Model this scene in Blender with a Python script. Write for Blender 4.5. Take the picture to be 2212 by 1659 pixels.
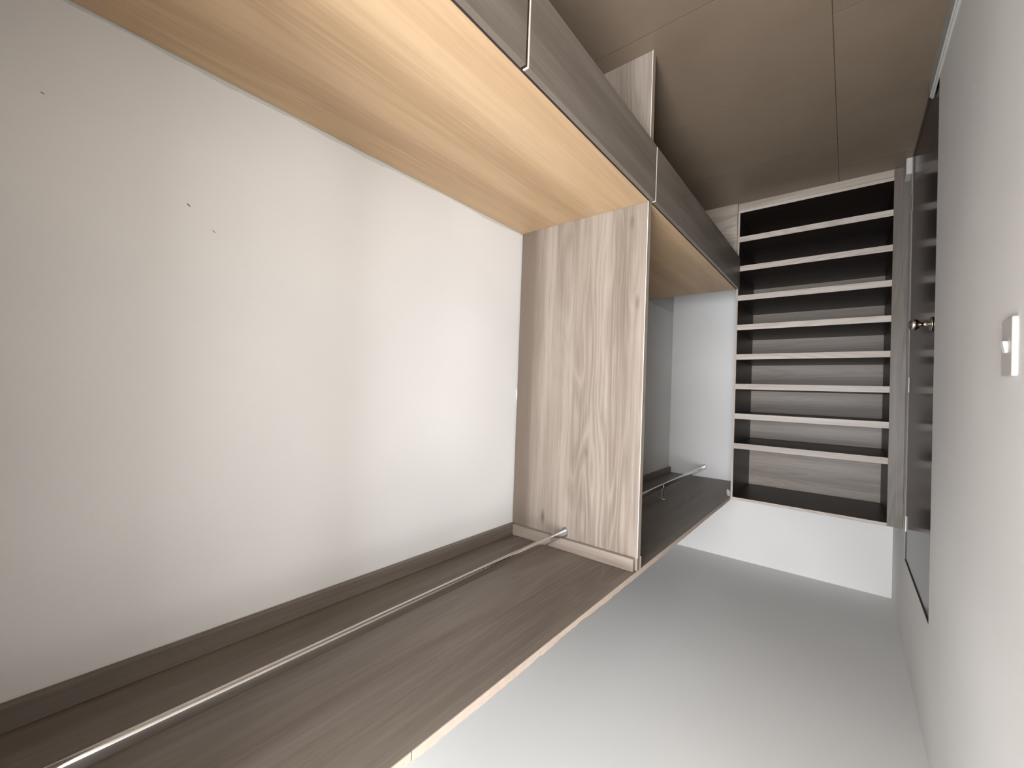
import bpy, bmesh, math, random
from mathutils import Vector, Matrix
random.seed(7)
S = bpy.context.scene
COL = S.collection
for o in list(bpy.data.objects):
    bpy.data.objects.remove(o, do_unlink=True)

# ------------------------------------------------------------------ camera
W, H = 2212, 1659
F_PX = 898.81
R = Vector((-0.77768743, 0.6275902, -0.03650762))
U = Vector((0.01859734, -0.03508008, -0.99921145))
F = Vector((0.62837601, 0.77775313, -0.01560983))
cd = bpy.data.cameras.new('camera')
cam = bpy.data.objects.new('camera', cd)
COL.objects.link(cam)
M = Matrix.Identity(4)
for i in range(3):
    M[i][0], M[i][1], M[i][2] = R[i], U[i], -F[i]
M[0][3], M[1][3], M[2][3] = -1.2138, 0.0, 1.32595
cam.matrix_world = M
cd.sensor_width = 36.0
cd.sensor_fit = 'HORIZONTAL'
cd.lens = F_PX / W * 36.0
cd.clip_start = 0.01
S.camera = cam

# ------------------------------------------------------------------ world, light, exposure
wd = bpy.data.worlds.new('sky')
S.world = wd
wd.use_nodes = True
bg = wd.node_tree.nodes['Background']
bg.inputs[0].default_value = (0.75, 0.86, 1.0, 1)
bg.inputs[1].default_value = 1.0

NEAR_Y = -1.45             # wall with the added window, in the room behind the photographer
PASS_Y = -0.45            # the passage opens into that room here
XB = -1.9                 # left wall of that room
WIN = (-1.82, -0.75, 0.85, 2.35)   # added window, sized for the light: x0 x1 z0 z1
ld = bpy.data.lights.new('added_window_light', 'AREA')  # daylight lamp for the window added behind the viewer
ld.shape = 'RECTANGLE'
ld.size = WIN[1] - WIN[0]
ld.size_y = WIN[3] - WIN[2]
ld.energy = 76
ld.color = (0.975, 0.99, 1.04)
lo = bpy.data.objects.new('added_window_light', ld)
lo.location = ((WIN[0] + WIN[1]) / 2, NEAR_Y - 0.14, (WIN[2] + WIN[3]) / 2)
lo.rotation_euler = (math.radians(90), 0, 0)   # -Z of the lamp -> +Y
COL.objects.link(lo)

S.view_settings.view_transform = 'Standard'
S.view_settings.look = 'None'
S.view_settings.gamma = 1
S.view_settings.use_curve_mapping = False
S.view_settings.exposure = 1.46

# ------------------------------------------------------------------ main dimensions (metres)
XF = -0.609      # front edge of partition, cabinet tops and upper shelf
XD = -0.630      # face of the drawer fronts
XW = -1.461      # wall with the door
Y1, Y1B = 1.538, 1.565   # partition board
YS = 3.136       # front of the shelving unit
Y2 = 3.737       # far wall
ZC = 2.60        # ceiling
ZT = 0.586       # top of the drawer cabinets
ZDB = 0.374      # bottom of the drawer fronts
ZS = 1.989       # underside of the upper shelf
YN = -0.062      # near end of the cabinets
CH = 0.048       # shelf cleats: height, thickness
CT = 0.022


# ------------------------------------------------------------------ materials
def srgb(r, g, b):
    f = lambda c: (c / 255 / 12.92) if c / 255 <= 0.04045 else ((c / 255 + 0.055) / 1.055) ** 2.4
    return (f(r), f(g), f(b), 1)


def new_mat(name, rough=0.5, spec=0.5):
    m = bpy.data.materials.new(name)
    m.use_nodes = True
    b = m.node_tree.nodes['Principled BSDF']
    b.inputs['Roughness'].default_value = rough
    b.inputs['Specular IOR Level'].default_value = spec
    return m, m.node_tree, b


def N(nt, typ, **kw):
    n = nt.nodes.new(typ)
    for k, v in kw.items():
        if k.startswith('i_'):
            n.inputs[k[2:].replace('_', ' ')].default_value = v
        else:
            setattr(n, k, v)
    return n


def math_node(nt, op, a, b=None, c=None):
    n = N(nt, 'ShaderNodeMath', operation=op)
    for i, v in enumerate((a, b, c)):
        if v is None:
            continue
        if isinstance(v, (int, float)):
            n.inputs[i].default_value = v
        else:
            nt.links.new(v, n.inputs[i])
    return n.outputs[0]


def mix_col(nt, fac, a, b, mode='MIX'):
    n = N(nt, 'ShaderNodeMix', data_type='RGBA', blend_type=mode)
    for sock, v in ((n.inputs[0], fac), (n.inputs[6], a), (n.inputs[7], b)):
        if isinstance(v, (int, float)):
            sock.default_value = v
        elif isinstance(v, tuple):
            sock.default_value = v
        else:
            nt.links.new(v, sock)
    return n.outputs[2]


def world_pos(nt):
    """object coordinates plus the object's place, so that alike boards differ"""
    tc = N(nt, 'ShaderNodeTexCoord')
    oi = N(nt, 'ShaderNodeObjectInfo')
    ad = N(nt, 'ShaderNodeVectorMath', operation='ADD')
    nt.links.new(tc.outputs['Object'], ad.inputs[0])
    nt.links.new(oi.outputs['Location'], ad.inputs[1])
    return ad.outputs[0]


def noise(nt, vec, scale, detail=3, rough=0.5, dist=0.0):
    n = N(nt, 'ShaderNodeTexNoise')
    n.inputs['Scale'].default_value = scale
    n.inputs['Detail'].default_value = detail
    n.inputs['Roughness'].default_value = rough
    n.inputs['Distortion'].default_value = dist
    nt.links.new(vec, n.inputs['Vector'])
    return n.outputs['Fac']


def stretch(nt, vec, s, off=(0, 0, 0)):
    m = N(nt, 'ShaderNodeMapping')
    m.inputs['Scale'].default_value = s
    m.inputs['Location'].default_value = off
    nt.links.new(vec, m.inputs['Vector'])
    return m.outputs[0]


def ramp(nt, fac, stops):
    r = N(nt, 'ShaderNodeValToRGB')
    e = r.color_ramp.elements
    while len(e) < len(stops):
        e.new(0.5)
    for el, (p, c) in zip(e, stops):
        el.position = p
        el.color = c if isinstance(c, tuple) else (c, c, c, 1)
    nt.links.new(fac, r.inputs[0])
    return r.outputs[0]


def wood(name, dark, mid, light, axis, rough=0.45, rings=15.0, line=0.45, knots=0.5, spec=0.4, off=(0, 0, 0), dark_strip=None, figure=(1.0, 6.5)):
    m, nt, b = new_mat(name, rough, spec)
    p = world_pos(nt)
    def sc(al, ac):
        s = [ac, ac, ac]
        s['xyz'.index(axis)] = al
        return tuple(s)
    # broad tone bands along the grain
    bands = noise(nt, stretch(nt, p, sc(0.35, 9.0), off), 1.0, 3, 0.55)
    # cathedral figure: contour lines of a stretched noise field
    fld = noise(nt, stretch(nt, p, sc(figure[0], figure[1]), (off[0] + 3.1, off[1] + 1.7, off[2])), 1.0, 1.5, 0.35, 0.15)
    ring = math_node(nt, 'SINE', math_node(nt, 'MULTIPLY', fld, rings * 6.283))
    ring2 = math_node(nt, 'POWER', math_node(nt, 'MULTIPLY_ADD', ring, -0.5, 0.5), 5.0)
    ring = math_node(nt, 'MULTIPLY_ADD', ring, 0.5, 0.5)
    ring = math_node(nt, 'POWER', ring, 3.0)
    msk = ramp(nt, noise(nt, stretch(nt, p, sc(0.7, 3.2), (off[0] - 2, off[1] + 5, off[2])), 1.0, 2, 0.5),
               [(0.42, 0.1), (0.62, 1.0)])
    # fine fibres
    fib = noise(nt, stretch(nt, p, sc(3.0, 120.0)), 1.0, 4, 0.65)
    # soft blotches and knots
    blot = noise(nt, stretch(nt, p, sc(2.2, 7.0), (off[0] + 9, off[1], off[2] + 4)), 1.0, 2, 0.5)
    col = ramp(nt, bands, [(0.30, dark), (0.50, mid), (0.70, light)])
    ln = math_node(nt, 'MULTIPLY', math_node(nt, 'MULTIPLY', ring, msk), line)
    col = mix_col(nt, ln, col, dark)
    col = mix_col(nt, math_node(nt, 'MULTIPLY', math_node(nt, 'MULTIPLY', ring2, msk), line * 0.9), col, light)
    lt = math_node(nt, 'MULTIPLY', ramp(nt, fib, [(0.50, 0.0), (0.75, 1.0)]), 0.5)
    col = mix_col(nt, lt, col, light)
    dk = math_node(nt, 'MULTIPLY', ramp(nt, fib, [(0.28, 1.0), (0.48, 0.0)]), 0.45)
    col = mix_col(nt, dk, col, dark)
    v = N(nt, 'ShaderNodeTexVoronoi', feature='F1')
    v.inputs['Scale'].default_value = 1.0
    v.inputs['Randomness'].default_value = 1.0
    nt.links.new(stretch(nt, p, sc(2.6, 7.5), (off[0] + 0.4, off[1] + 0.9, off[2] + 0.2)), v.inputs['Vector'])
    kn = ramp(nt, v.outputs['Distance'], [(0.02, 1.0), (0.11, 0.0)])
    kd = tuple(c * 0.45 for c in dark[:3]) + (1,)
    col = mix_col(nt, math_node(nt, 'MULTIPLY', kn, knots), col, kd)
    col = mix_col(nt, ramp(nt, blot, [(0.55, 0.0), (0.8, 0.25)]), col, dark)
    if dark_strip:
        # one darker strip along the board's long edge
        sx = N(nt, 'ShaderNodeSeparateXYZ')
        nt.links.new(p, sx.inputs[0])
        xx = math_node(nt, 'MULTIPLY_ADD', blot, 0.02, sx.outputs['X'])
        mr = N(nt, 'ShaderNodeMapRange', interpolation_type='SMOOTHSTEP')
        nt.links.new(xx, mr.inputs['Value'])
        mr.inputs['From Min'].default_value, mr.inputs['From Max'].default_value = dark_strip[1], dark_strip[0]
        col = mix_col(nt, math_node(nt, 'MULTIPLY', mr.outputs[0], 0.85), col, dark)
    nt.links.new(col, b.inputs['Base Color'])
    return m


def plaster(name, col, marks=(), rough=0.85, stain=None, mottle=0.05):
    m, nt, b = new_mat(name, rough, 0.25)
    tc = N(nt, 'ShaderNodeNewGeometry')
    p = tc.outputs['Position']
    n1 = noise(nt, p, 1.6, 1, 0.5)
    c2 = tuple(max(0, c * (1 - 2 * mottle)) for c in col[:3]) + (1,)
    out = mix_col(nt, ramp(nt, n1, [(0.35, 0.0), (0.7, 1.0)]), col, c2)
    for (mx, my, mz, ry, rz, tilt, dcol) in marks:
        sub = N(nt, 'ShaderNodeVectorMath', operation='SUBTRACT')
        nt.links.new(p, sub.inputs[0])
        sub.inputs[1].default_value = (mx, my, mz)
        rot = N(nt, 'ShaderNodeVectorRotate', rotation_type='X_AXIS')
        rot.inputs['Angle'].default_value = tilt
        nt.links.new(sub.outputs[0], rot.inputs['Vector'])
        s = stretch(nt, rot.outputs[0], (0.0, 1 / ry, 1 / rz))
        ln = N(nt, 'ShaderNodeVectorMath', operation='LENGTH')
        nt.links.new(s, ln.inputs[0])
        f = ramp(nt, ln.outputs['Value'], [(0.6, 1.0), (1.0, 0.0)])
        out = mix_col(nt, f, out, dcol)
    if stain:
        # an uneven band of bare filler just above the cabinet top
        sx = N(nt, 'ShaderNodeSeparateXYZ')
        nt.links.new(p, sx.inputs[0])
        wob = noise(nt, stretch(nt, p, (0, 5, 2)), 1.0, 4, 0.6)
        lim = math_node(nt, 'MULTIPLY_ADD', wob, 0.034, stain[0] - 0.008)
        f = math_node(nt, 'LESS_THAN', sx.outputs['Z'], lim)
        soft = math_node(nt, 'MULTIPLY', f, 0.75)
        out = mix_col(nt, soft, out, stain[1])
    nt.links.new(out, b.inputs['Base Color'])
    return m


def plain(name, col, rough=0.5, metal=0.0, spec=0.5, var=0.0, scale=30):
    m, nt, b = new_mat(name, rough, spec)
    b.inputs['Metallic'].default_value = metal
    if var:
        p = world_pos(nt)
        n = noise(nt, p, scale, 3, 0.6)
        c2 = tuple(c * (1 - var) for c in col[:3]) + (1,)
        nt.links.new(mix_col(nt, n, col, c2), b.inputs['Base Color'])
    else:
        b.inputs['Base Color'].default_value = col
    return m


WALL = (0.80, 0.785, 0.757, 1)
MAT = {}
MAT['wall_right'] = plaster('plaster_right', WALL, marks=[
    (0, 0.269, 0.918, 0.0055, 0.0018, -0.75, (0.12, 0.12, 0.12, 1)),
    (0, 0.321, 0.964, 0.0060, 0.0013, -0.65, (0.2, 0.2, 0.2, 1)),
    (0, 0.036, 0.788, 0.0040, 0.0014, -0.4, (0.2, 0.2, 0.2, 1))], stain=(ZT, (0.55, 0.56, 0.51, 1)))
MAT['wall'] = plaster('plaster', WALL)
MAT['wall_left'] = plaster('plaster_left', WALL, marks=[(XW, 1.617, 0.468, 0.004, 0.004, 0, (0.95, 0.95, 0.95, 1))])
MAT['ceiling'] = plaster('ceiling_paint', (0.74, 0.735, 0.71, 1), mottle=0.02)
GD, GM, GL = (0.215, 0.170, 0.132, 1), (0.315, 0.262, 0.212, 1), (0.42, 0.365, 0.305, 1)
MAT['oak_z'] = wood('grey_oak_upright', GD, GM, GL, 'z')
k5 = lambda c: tuple(v * 0.5 for v in c[:3]) + (1,)
HD, HM, HL = (0.145, 0.112, 0.086, 1), (0.245, 0.202, 0.163, 1), (0.335, 0.287, 0.238, 1)
MAT['oak_panel'] = wood('grey_oak_partition', HD, HM, HL, 'z', rings=13, line=0.45, knots=0.75, figure=(1.15, 9.0), dark_strip=(-0.066, -0.104))
ED, EM, EL = (0.30, 0.25, 0.21, 1), (0.42, 0.365, 0.315, 1), (0.52, 0.46, 0.41, 1)
MAT['oak_stile'] = wood('grey_oak_stile', k5(HD), k5(HM), k5(HL), 'z', knots=0.2)
MAT['oak_back'] = wood('grey_oak_back', HD, HM, HL, 'x', knots=0.0, line=0.2)
MAT['lip_x'] = wood('pale_oak_lipping', ED, EM, EL, 'x', knots=0.2)
MAT['lip_z'] = wood('pale_oak_lipping_upright', ED, EM, EL, 'z', knots=0.2)
k7 = lambda c: tuple(v * 0.53 for v in c[:3]) + (1,)
MAT['oak_y'] = wood('grey_oak_lengthwise', k7(GD), k7(GM), k7(GL), 'y', rings=12, line=0.25, figure=(0.8, 6.0))
MAT['oak_x'] = wood('grey_oak_crosswise', GD, GM, GL, 'x')
MAT['beech_y'] = wood('light_beech', (0.42, 0.275, 0.155, 1), (0.52, 0.355, 0.205, 1), (0.60, 0.425, 0.26, 1), 'y',
                      rough=0.5, rings=8, line=0.25, knots=0.0, off=(1.3, 0.2, 0))
MAT['wenge'] = wood('dark_wenge', (0.011, 0.007, 0.006, 1), (0.019, 0.013, 0.010, 1), (0.029, 0.020, 0.016, 1), 'x',
                    rough=0.4, line=0.3, knots=0.0)
MAT['edge_band'] = plain('cream_edge_band', (0.80, 0.72, 0.62, 1), 0.4, var=0.08)
MAT['bare_board'] = plain('bare_chipboard', (0.55, 0.44, 0.355, 1), 0.8, var=0.3, scale=60)
MAT['chrome'] = plain('chrome', (0.60, 0.59, 0.585, 1), 0.12, 1.0)
MAT['brass'] = plain('aged_brass', (0.60, 0.56, 0.48, 1), 0.18, 1.0)
MAT['steel'] = plain('steel', (0.7, 0.69, 0.66, 1), 0.3, 1.0)
MAT['door'] = plain('brown_gloss_door', (0.030, 0.018, 0.014, 1), 0.17, spec=0.04, var=0.25, scale=4)
MAT['lining_and_shade'] = plain('brown_lining_and_shade', (0.10, 0.068, 0.055, 1), 0.5, var=0.2)  # door jamb lining, also the painted shade in the drawer gaps
MAT['plate'] = plain('beige_plastic', (0.56, 0.525, 0.49, 1), 0.4, var=0.04)
MAT['dark_steel'] = plain('dark_steel', (0.34, 0.30, 0.27, 1), 0.45, 0.8)
MAT['white_plastic'] = plain('white_plastic', (0.82, 0.80, 0.76, 1), 0.35, var=0.03)
MAT['white_trim'] = plain('white_trim_paint', (0.55, 0.54, 0.50, 1), 0.5, var=0.25)
MAT['putty'] = plain('white_filler', (0.9, 0.89, 0.87, 1), 0.7, var=0.05)
MAT['grout'] = plain('floor_joint', (0.07, 0.055, 0.042, 1), 0.9, var=0.2)


def floor_mat():
    m, nt, b = new_mat('brown_floor_tile', 0.42, 0.4)
    p = world_pos(nt)
    n1 = noise(nt, p, 2.3, 4, 0.55)
    n2 = noise(nt, stretch(nt, p, (30, 6, 1)), 1.0, 4, 0.6)
    oi = N(nt, 'ShaderNodeObjectInfo')
    c = mix_col(nt, ramp(nt, n1, [(0.3, 0.0), (0.7, 1.0)]), (0.225, 0.170, 0.120, 1), (0.18, 0.134, 0.093, 1))
    c = mix_col(nt, math_node(nt, 'MULTIPLY', n2, 0.25), c, (0.26, 0.205, 0.15, 1))
    c = mix_col(nt, math_node(nt, 'MULTIPLY', oi.outputs['Random'], 0.35), c, (0.15, 0.11, 0.075, 1))
    nt.links.new(c, b.inputs['Base Color'])
    return m


MAT['floor'] = floor_mat()

# ------------------------------------------------------------------ mesh helpers
def bm_box(bm, x0, x1, y0, y1, z0, z1):
    r = bmesh.ops.create_cube(bm, size=1.0)
    for v in r['verts']:
        v.co = Vector(((x0 + x1) / 2 + v.co.x * (x1 - x0), (y0 + y1) / 2 + v.co.y * (y1 - y0),
                       (z0 + z1) / 2 + v.co.z * (z1 - z0)))
    return r['verts']


def finish(name, bm, mat, parent=None, origin=(0, 0, 0), smooth=False):
    """bm is in world coordinates; the object's own origin is put at 'origin'"""
    bmesh.ops.translate(bm, verts=bm.verts, vec=-Vector(origin))
    bmesh.ops.recalc_face_normals(bm, faces=bm.faces)
    me = bpy.data.meshes.new(name)
    bm.to_mesh(me)
    bm.free()
    if smooth:
        for f in me.polygons:
            f.use_smooth = True
    me.materials.append(mat)
    o = bpy.data.objects.new(name, me)
    COL.objects.link(o)
    if parent is not None:
        o.parent = parent
        o.location = Vector(origin) - world_loc(parent)
    else:
        o.location = origin
    return o


def world_loc(o):
    v = Vector((0, 0, 0))
    while o is not None:
        v += o.location
        o = o.parent
    return v


def box(name, b, mat, parent=None, bevel=0.0012, seg=1):
    x0, x1, y0, y1, z0, z1 = b
    bm = bmesh.new()
    bm_box(bm, *b)
    if bevel:
        bmesh.ops.bevel(bm, geom=list(bm.edges), offset=bevel, segments=seg, affect='EDGES', profile=0.5)
    return finish(name, bm, MAT[mat], parent, ((x0 + x1) / 2, (y0 + y1) / 2, z0))


def boxes(name, lst, mat, parent=None, origin=(0, 0, 0)):
    bm = bmesh.new()
    for b in lst:
        bm_box(bm, *b)
    return finish(name, bm, MAT[mat], parent, origin)


def tag(o, label=None, cat=None, group=None, kind=None):
    for k, v in (('label', label), ('category', cat), ('group', group), ('kind', kind)):
        if v:
            o[k] = v
    return o


def thing(name, loc, label, cat, group=None):
    e = bpy.data.objects.new(name, None)
    e.empty_display_size = 0.05
    COL.objects.link(e)
    e.location = loc
    return tag(e, label, cat, group)


def loop_tube(bm, rings, cap=True):
    vs = [[bm.verts.new(p) for p in r] for r in rings]
    n = len(vs[0])
    for a, b in zip(vs, vs[1:]):
        for i in range(n):
            bm.faces.new((a[i], a[(i + 1) % n], b[(i + 1) % n], b[i]))
    if cap:
        bm.faces.new(vs[0][::-1])
        bm.faces.new(vs[-1])


def stadium(w, h, n=10):
    """upright oval outline (flat sides, round ends)"""
    pts = []
    r = w / 2
    for i in range(n + 1):
        a = math.pi * i / n
        pts.append((r * math.cos(a), h / 2 - r + r * math.sin(a)))
    for i in range(n + 1):
        a = math.pi + math.pi * i / n
        pts.append((r * math.cos(a), -(h / 2 - r) + r * math.sin(a)))
    return pts


# ------------------------------------------------------------------ the setting
fl = box('floor', (XB, 0.0, NEAR_Y, Y2, -0.08, -0.001), 'grout', bevel=0)
tag(fl, 'brown stone-look tiled floor running along the passage', 'floor', kind='structure')
cols = [(XW, -1.149, 0.0), (-1.149, 0.0, 1.459),
        (XB, XW, 0.0)]
TL = 0.586
G = 0.0016
for ci, (cx0, cx1, _) in enumerate(cols):
    off = 1.459 if ci == 1 else 1.459 + TL / 2
    y = off - math.ceil((off - NEAR_Y) / TL) * TL
    while y < Y2:
        y0, y1 = max(y, NEAR_Y), min(y + TL, Y2 if ci < 2 else PASS_Y)
        if y1 - y0 > 0.02:
            box('floor_tile', (cx0 + G, cx1 - G, y0 + G, y1 - G, -0.001, 0.0), 'floor', fl, bevel=0)
        y += TL

w = box('wall_right', (0.0, 0.1, NEAR_Y, Y2 + 0.1, -0.08, ZC), 'wall_right', bevel=0)
tag(w, 'cream plastered wall behind the hanging space', 'wall', kind='structure')
w = box('wall_far', (XW - 0.12, 0.0, Y2, Y2 + 0.1, -0.08, ZC), 'wall', bevel=0)
tag(w, 'off-white end wall above the shelving unit', 'wall', kind='structure')
DY0, DY1, DZ = 2.195, 3.03, 2.138
w = boxes('wall_left', [(XW - 0.12, XW, PASS_Y, DY0, -0.08, ZC), (XW - 0.12, XW, DY1, Y2, -0.08, ZC),
                        (XW - 0.12, XW, DY0, DY1, DZ, ZC)], 'wall_left')
tag(w, 'grey-white wall with the brown door and light switch', 'wall', kind='structure')
w = box('wall_left', (XB, XW - 0.12, PASS_Y, PASS_Y + 0.1, -0.08, ZC), 'wall', bevel=0)
tag(w, 'plastered return wall beside the passage opening behind the viewer', 'wall', kind='structure')
w = box('wall_left', (XB - 0.1, XB, NEAR_Y - 0.1, PASS_Y + 0.1, -0.08, ZC), 'wall', bevel=0)
tag(w, 'plastered side wall of the room behind the viewer', 'wall', kind='structure')
w = box('ceiling', (XB - 0.1, 0.1, NEAR_Y - 0.1, Y2 + 0.1, ZC, ZC + 0.1), 'ceiling', bevel=0)
tag(w, 'plain pale grey ceiling', 'ceiling', kind='structure')
w = boxes('wall_near', [(XB, WIN[0], NEAR_Y - 0.1, NEAR_Y, -0.08, ZC), (WIN[1], 0.1, NEAR_Y - 0.1, NEAR_Y, -0.08, ZC),
                        (WIN[0], WIN[1], NEAR_Y - 0.1, NEAR_Y, -0.08, WIN[2]), (WIN[0], WIN[1], NEAR_Y - 0.1, NEAR_Y, WIN[3], ZC)], 'wall')
tag(w, 'plastered wall with the added window behind the viewer', 'wall', kind='structure')
# unseen window added in the wall behind the viewer to bring in daylight
win = boxes('added_window_1', [(WIN[0], WIN[0] + 0.03, NEAR_Y - 0.07, NEAR_Y - 0.03, WIN[2], WIN[3]),
                         (WIN[1] - 0.03, WIN[1], NEAR_Y - 0.07, NEAR_Y - 0.03, WIN[2], WIN[3]),
                         (WIN[0] + 0.03, WIN[1] - 0.03, NEAR_Y - 0.07, NEAR_Y - 0.03, WIN[2], WIN[2] + 0.03),
                         (WIN[0] + 0.03, WIN[1] - 0.03, NEAR_Y - 0.07, NEAR_Y - 0.03, WIN[3] - 0.03, WIN[3])], 'white_trim')
tag(win, 'unseen white framed window added to let in the daylight', 'window', kind='structure')

# baseboards
bb = boxes('baseboard_left', [(XW, XW + 0.012, PASS_Y, 2.34, 0.0, 0.075), (XW, XW + 0.007, PASS_Y, 2.34, 0.075, 0.082)], 'white_trim')
tag(bb, 'long white baseboard under the light switch', 'baseboard', kind='structure')
bb = box('baseboard_left', (XW + 0.001, XW + 0.026, DY1, YS - 0.002, 0.0, 0.088), 'white_trim', bevel=0.003)
tag(bb, 'short chipped white baseboard stub between door and shelving', 'baseboard', kind='structure')

# ------------------------------------------------------------------ door
door = thing('door_1', (XW - 0.03, (DY0 + DY1) / 2, 0.0), 'glossy dark brown door with a round metal knob', 'door')
tag(door, kind='structure')
box('door_leaf', (XW - 0.045, XW - 0.004, DY0 + 0.005, DY1 - 0.005, 0.006, DZ - 0.008), 'door', door, bevel=0.002)
KY, KZ = 2.285, 1.006
bm = bmesh.new()
prof = [(0.0, 0.001), (0.0, 0.028), (0.004, 0.028), (0.007, 0.025), (0.009, 0.014), (0.012, 0.0085), (0.031, 0.0075),
        (0.035, 0.011), (0.039, 0.0165), (0.044, 0.0205), (0.051, 0.0222), (0.058, 0.0215), (0.064, 0.018), (0.068, 0.011), (0.0695, 0.001)]
rings = []
for (d, r) in prof:
    rings.append([(XW - 0.004 + d, KY + r * math.cos(2 * math.pi * k / 28), KZ + r * math.sin(2 * math.pi * k / 28)) for k in range(28)])
loop_tube(bm, rings)
kn = finish('door_knob', bm, MAT['brass'], door, (XW - 0.004, KY, KZ), smooth=True)
kn['label'] = 'round metal door knob'
boxes('jamb_lining', [(XW - 0.10, XW - 0.0005, DY1 - 0.003, DY1, 0.0, DZ - 0.003), (XW - 0.10, XW - 0.0005, DY0, DY0 + 0.003, 0.0, DZ - 0.003),
                      (XW - 0.10, XW - 0.0005, DY0, DY1, DZ - 0.004, DZ)], 'lining_and_shade', door, (XW - 0.05, (DY0 + DY1) / 2, 0.0))
for hz in (0.25, 1.22, 1.95):
    bm = bmesh.new()
    rings = []
    for zz in (hz - 0.04, hz + 0.04):
        rings.append([(XW - 0.003 + 0.005 * math.cos(2 * math.pi * k / 12), DY1 - 0.003 + 0.005 * math.sin(2 * math.pi * k / 12), zz) for k in range(12)])
    loop_tube(bm, rings)
    finish('hinge', bm, MAT['steel'], door, (XW - 0.003, DY1 - 0.003, hz - 0.04))

# ------------------------------------------------------------------ partition boards
part = thing('partition_panel', (XF / 2, (Y1 + Y1B) / 2, 0.0),
             'tall grey-oak partition board between the two hanging spaces', 'partition')
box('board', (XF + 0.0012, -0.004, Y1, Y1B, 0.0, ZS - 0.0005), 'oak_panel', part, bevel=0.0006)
box('edge_band', (XF, XF + 0.0012, Y1, Y1B, 0.0, ZS - CH), 'oak_z', part, bevel=0)
box('edge_band', (XF + 0.0002, XF + 0.0022, Y1 - 0.0012, Y1, 0.0, ZS - CH), 'edge_band', part, bevel=0)['label'] = 'pale lip along the front edge'

added_end_board = box('partition_panel', (XF, -0.004, YN - 0.03, YN - 0.003, 0.0, ZS - 0.0005), 'oak_z')  # unseen board added out of view; it blocks light from the near wall
tag(added_end_board, 'unseen grey-oak end board added beside the viewer, closing the hanging space', 'partition')
lowp = box('support_panel', (XF, -0.004, YS - 0.018, YS, 0.0, ZT - 0.0185), 'oak_x')
tag(lowp, 'low grey-oak board under the far drawer cabinet beside the shelving unit', 'panel')


# ------------------------------------------------------------------ drawer cabinets
def cabinet(y0, y1, ytop, fronts, label):
    c = thing('drawer_cabinet', (XF / 2, (y0 + y1) / 2, ZDB), label, 'drawer cabinet', 'wall-hung drawer cabinets')
    t = 0.018
    box('top_panel', (XF, -0.002, y0, ytop, ZT - t, ZT), 'beech_y', c, bevel=0.0008)['label'] = 'light beech top board'
    box('gap_shade', (XF - 0.001, XF, y0, ytop, ZT - t, ZT - 0.0008), 'lining_and_shade', c, bevel=0)['label'] = 'dark strip for the shade in the gap before the top board'  # shade of the gap behind the fronts, painted as a dark strip
    zb = ZDB + 0.008
    box('bottom_panel', (XF, -0.002, y0, y1, zb, zb + t), 'oak_y', c)
    box('side_panel', (XF, -0.002, y0, y0 + t, zb + t, ZT - t), 'oak_y', c)
    box('side_panel', (XF, -0.002, y1 - t, y1, zb + t, ZT - t), 'oak_y', c)
    box('back_panel', (-0.02, -0.002, y0 + t, y1 - t, zb + t, ZT - t), 'oak_y', c)
    for (a, b_) in fronts:
        f = box('drawer_front', (XD, XD + 0.0155, a + 0.0045, b_, ZDB, ZT - 0.001), 'oak_y', c, bevel=0.0008)
        box('edge_band', (XD + 0.0003, XD + 0.0152, a + 0.001, a + 0.0045, ZDB + 0.0008, ZT - 0.0013), 'edge_band', f, bevel=0)['label'] = 'cream edge band'
        box('joint_shade', (XD + 0.0016, XD + 0.0152, a, a + 0.001, ZDB + 0.0008, ZT - 0.003), 'lining_and_shade', f, bevel=0)['label'] = 'dark strip for the shade in the joint'  # shade inside the narrow joint, painted on the board end
    return c


cabinet(YN, Y1 - 0.001, Y1 - 0.001, [(YN - 0.002, 0.7305), (0.7378, 1.5455)],
        'near drawer cabinet with light beech top and two grey-oak drawer fronts')
cabinet(Y1B + 0.001, YS - 0.019, YS, [(1.5525, YS - 0.003)],
        'far drawer cabinet with one long grey-oak front, behind the partition')

# ------------------------------------------------------------------ upper shelf and its cleats
sh = thing('upper_shelf', (XF / 2, (YN + Y2) / 2, ZS), 'long grey-oak upper shelf over both hanging spaces', 'shelf')
box('shelf_board', (XF + 0.002, -0.002, YN - 0.03, Y2 - 0.002, ZS, ZS + 0.02), 'oak_y', sh, bevel=0.0004)


def chipped_strip(name, y0, y1, seed):
    """bare front edge with an uneven, chipped upper arris"""
    rnd = random.Random(seed)
    n = max(8, int((y1 - y0) / 0.012))
    bm = bmesh.new()
    lo_f, hi_f, lo_b, hi_b = [], [], [], []
    drop = 0.0
    for i in range(n + 1):
        y = y0 + (y1 - y0) * i / n
        drop = max(0.0, min(0.006, drop + rnd.uniform(-0.0022, 0.0022)))
        z = ZS + 0.0215 - drop * (1.0 if y < 1.5 else 0.3)
        lo_f.append(bm.verts.new((XF, y, ZS)))
        hi_f.append(bm.verts.new((XF, y, z)))
        hi_b.append(bm.verts.new((XF + 0.002, y, z)))
        lo_b.append(bm.verts.new((XF + 0.002, y, ZS)))
    for i in range(n):
        for a, b in ((lo_f, hi_f), (hi_f, hi_b), (hi_b, lo_b), (lo_b, lo_f)):
            bm.faces.new((a[i], a[i + 1], b[i + 1], b[i]))
    bm.faces.new((lo_f[0], hi_f[0], hi_b[0], lo_b[0]))
    bm.faces.new((lo_f[-1], lo_b[-1], hi_b[-1], hi_f[-1]))
    e = finish(name, bm, MAT['bare_board'], sh, (XF, (y0 + y1) / 2, ZS))
    e['label'] = 'pale chipped front edge'


chipped_strip('edge_strip', YN - 0.03, 0.4965, 3)
chipped_strip('edge_strip', 0.4995, YS - 0.001, 8)



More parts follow.
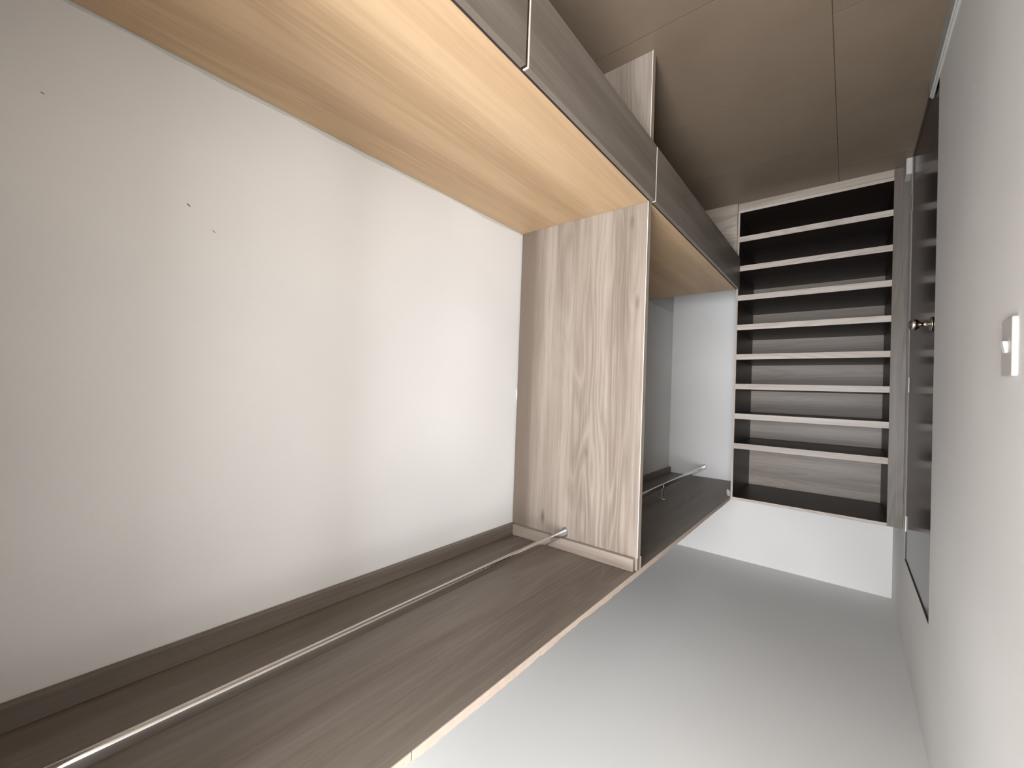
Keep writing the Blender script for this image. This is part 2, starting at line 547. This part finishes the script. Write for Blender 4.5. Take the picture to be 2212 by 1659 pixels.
def cleat(b, label, m):
    return tag(box('shelf_cleat', b, m, bevel=0.001), label, 'cleat', 'support cleats under the upper shelf')


cleat((-CT, -0.001, YN, Y1 - 0.0005, ZS - CH, ZS - 0.0005), 'long wooden cleat along the cream wall above the near hanging space', 'oak_y')
cleat((XF + 0.008, -CT - 0.001, Y1 - CT, Y1 - 0.0005, ZS - CH, ZS - 0.0005), 'short wooden cleat on the partition face beside the near rail end', 'oak_back')
cleat((XF - 0.0005, -CT - 0.001, Y1B + 0.0005, Y1B + 0.012, ZS - CH, ZS - 0.0005), 'short wooden cleat on the back of the partition', 'oak_x')
cleat((-CT, -0.001, Y1B + 0.013, Y2 - 0.012, ZS - CH, ZS - 0.0005), 'dark wooden cleat along the wall of the far hanging space', 'oak_y')
blk = bmesh.new()
vs = [(-0.586, 1.952), (-0.590, 1.940), (-0.596, 1.938), (-0.600, 1.944), (-0.608, 1.949), (-0.608, 1.984), (-0.597, 1.984), (-0.590, 1.975)]
loop_tube(blk, [[(x, YS - 0.010, z) for x, z in vs], [(x, YS - 0.001, z) for x, z in vs]])
cb = finish('corner_bracket', blk, MAT['oak_z'], None, (-0.6, YS - 0.005, 1.96))
tag(cb, 'tiny wooden corner bracket at the top left of the shelving unit', 'bracket')


# ------------------------------------------------------------------ hanging rails
def rail(y0, y1, x, z0, z1, label, bracket=None):
    zc = (z0 + z1) / 2
    t = thing('hanging_rail', (x, (y0 + y1) / 2, zc), label, 'rail', 'chrome hanging rails')
    st = stadium(0.0165, 0.0310, 14)
    bm = bmesh.new()
    rings = []
    for k in range(9):
        f = k / 8
        y = y0 + 0.003 + (y1 - y0 - 0.006) * f
        zz = z0 + (z1 - z0) * f
        rings.append([(x + a, y, zz + b) for a, b in st])
    loop_tube(bm, rings)
    tube = finish('tube', bm, MAT['chrome'], t, (x, (y0 + y1) / 2, zc), smooth=True)
    for (ya, yb, zz) in ((y0, y0 + 0.006, z0), (y1 - 0.006, y1, z1)):
        bm = bmesh.new()
        so = stadium(0.026, 0.042)
        loop_tube(bm, [[(x + a, ya, zz + b) for a, b in so], [(x + a, yb, zz + b) for a, b in so]])
        bmesh.ops.bevel(bm, geom=[e for e in bm.edges if len(e.link_faces) == 2 and e.calc_face_angle(0) > 1.2],
                        offset=0.0012, segments=2, affect='EDGES')
        finish('end_socket', bm, MAT['steel'], t, (x, (ya + yb) / 2, zz))
    if bracket:
        zz = z0 + (z1 - z0) * (bracket - y0) / (y1 - y0)
        bm = bmesh.new()
        so = stadium(0.021, 0.036)
        loop_tube(bm, [[(x + a, bracket - 0.008, zz + b) for a, b in so], [(x + a, bracket + 0.008, zz + b) for a, b in so]])
        bm_box(bm, x - 0.004, x + 0.004, bracket - 0.006, bracket + 0.006, zz + 0.015, ZS - 0.004)
        n = 24
        loop_tube(bm, [[(x + 0.026 * math.cos(2 * math.pi * k / n), bracket + 0.016 * math.sin(2 * math.pi * k / n), z) for k in range(n)]
                       for z in (ZS - 0.005, ZS - 0.0005)])
        finish('centre_bracket', bm, MAT['dark_steel'], t, (x, bracket, zz))
    return t


rail(YN, Y1 - 0.0005, -0.293, 1.930, 1.917, 'long chrome rail in the near hanging space, ending at the partition')
rail(Y1B + 0.0005, Y2 - 0.0005, -0.295, 1.910, 1.904, 'far chrome rail with a centre bracket, ending at the end wall', bracket=2.72)

# ------------------------------------------------------------------ shelving unit
XL0, XL1 = -0.6215, -0.6095      # left side panel
XR = -1.3945                     # inner face on the right
u = thing('shelving_unit', ((XL1 + XW) / 2, (YS + Y2) / 2, 0.0),
          'tall open shelving unit with nine dark compartments and grey-oak edges beside the door', 'shelving unit')
YB = Y2 - 0.008
sp = box('side_panel', (XL0, XL1, YS + 0.002, Y2 - 0.002, 0.0, 2.003), 'wenge', u, bevel=0)
box('edge_lipping', (XL0, XL1, YS, YS + 0.002, 0.046, 2.003), 'lip_z', sp, bevel=0)['label'] = 'grey-oak front edge'
box('side_panel', (XR - 0.018, XR, YS + 0.019, Y2 - 0.002, 0.0, 2.003), 'wenge', u, bevel=0)
box('stile', (XW + 0.001, XR, YS, YS + 0.018, 0.0, 2.003), 'oak_stile', u, bevel=0.0008)['label'] = 'grey-oak filler stile by the door'
box('back_panel', (XR, XL0, YB, Y2 - 0.002, 0.04, 2.0), 'oak_back', u, bevel=0)['label'] = 'grey-oak back panel'
box('plinth', (XR, XL1, YS, YS + 0.018, 0.0, 0.0445), 'oak_x', u, bevel=0.0008)
bp = box('bottom_panel', (XR, XL0, YS + 0.002, YB, 0.046, 0.064), 'wenge', u, bevel=0)
box('edge_lipping', (XR, XL0, YS, YS + 0.002, 0.046, 0.064), 'lip_x', bp, bevel=0)['label'] = 'grey-oak front edge'
tp = box('top_panel', (XR, XL0, YS + 0.002, YB, 1.986, 2.003), 'wenge', u, bevel=0)
box('edge_lipping', (XR, XL0, YS, YS + 0.002, 1.986, 2.003), 'lip_x', tp, bevel=0)['label'] = 'grey-oak front edge'
for k in range(8):
    z = 0.228 + 0.1995 * k
    s = box('shelf', (XR, XL0, YS + 0.002, YB, z, z + 0.036), 'wenge', u, bevel=0)
    box('edge_lipping', (XR, XL0, YS, YS + 0.002, z, z + 0.036), 'lip_x', s, bevel=0)

# ------------------------------------------------------------------ light switch
sw = thing('light_switch', (XW, 1.237, 1.149), 'white light switch on the wall near the viewer', 'light switch')
bm = bmesh.new()
ya, yb, za, zb = 1.202, 1.272, 1.149, 1.264


def rrect(x, ins, r=0.006, n=5):
    pts = []
    for (cy, cz, a0) in ((yb - r, zb - r, 0), (ya + r, zb - r, 90), (ya + r, za + r, 180), (yb - r, za + r, 270)):
        for i in range(n + 1):
            a = math.radians(a0 + 90 * i / n)
            rr = r - ins
            pts.append((x, cy + rr * math.cos(a), cz + rr * math.sin(a)))
    return pts


loop_tube(bm, [rrect(XW, 0), rrect(XW + 0.0055, 0), rrect(XW + 0.0072, 0.0008), rrect(XW + 0.008, 0.0025)])
finish('cover_plate', bm, MAT['plate'], sw, (XW, 1.237, 1.206))
bm = bmesh.new()
v = bm_box(bm, XW + 0.008, XW + 0.015, 1.228, 1.246, 1.195, 1.218)
for q in v:
    if q.co.x > XW + 0.010 and q.co.z > 1.2:
        q.co.x -= 0.004
bmesh.ops.bevel(bm, geom=list(bm.edges), offset=0.001, segments=2, affect='EDGES')
finish('toggle', bm, MAT['white_plastic'], sw, (XW + 0.010, 1.237, 1.206))

# small blob of filler in the joint between partition and wall
bm = bmesh.new()
rings = []
for i in range(13):
    f = i / 12
    r = 0.0022 * math.sin(math.pi * min(max(f, 0.03), 0.97)) ** 0.6
    rings.append([(-0.0035 + r * math.cos(2 * math.pi * k / 8), Y1 - 0.001 + r * math.sin(2 * math.pi * k / 8), 1.315 + 0.06 * f) for k in range(8)])
loop_tube(bm, rings)
pb = finish('filler_bead', bm, MAT['putty'], None, (-0.0035, Y1 - 0.001, 1.315), smooth=True)
tag(pb, 'tiny white bead of filler in the joint beside the partition', 'filler')
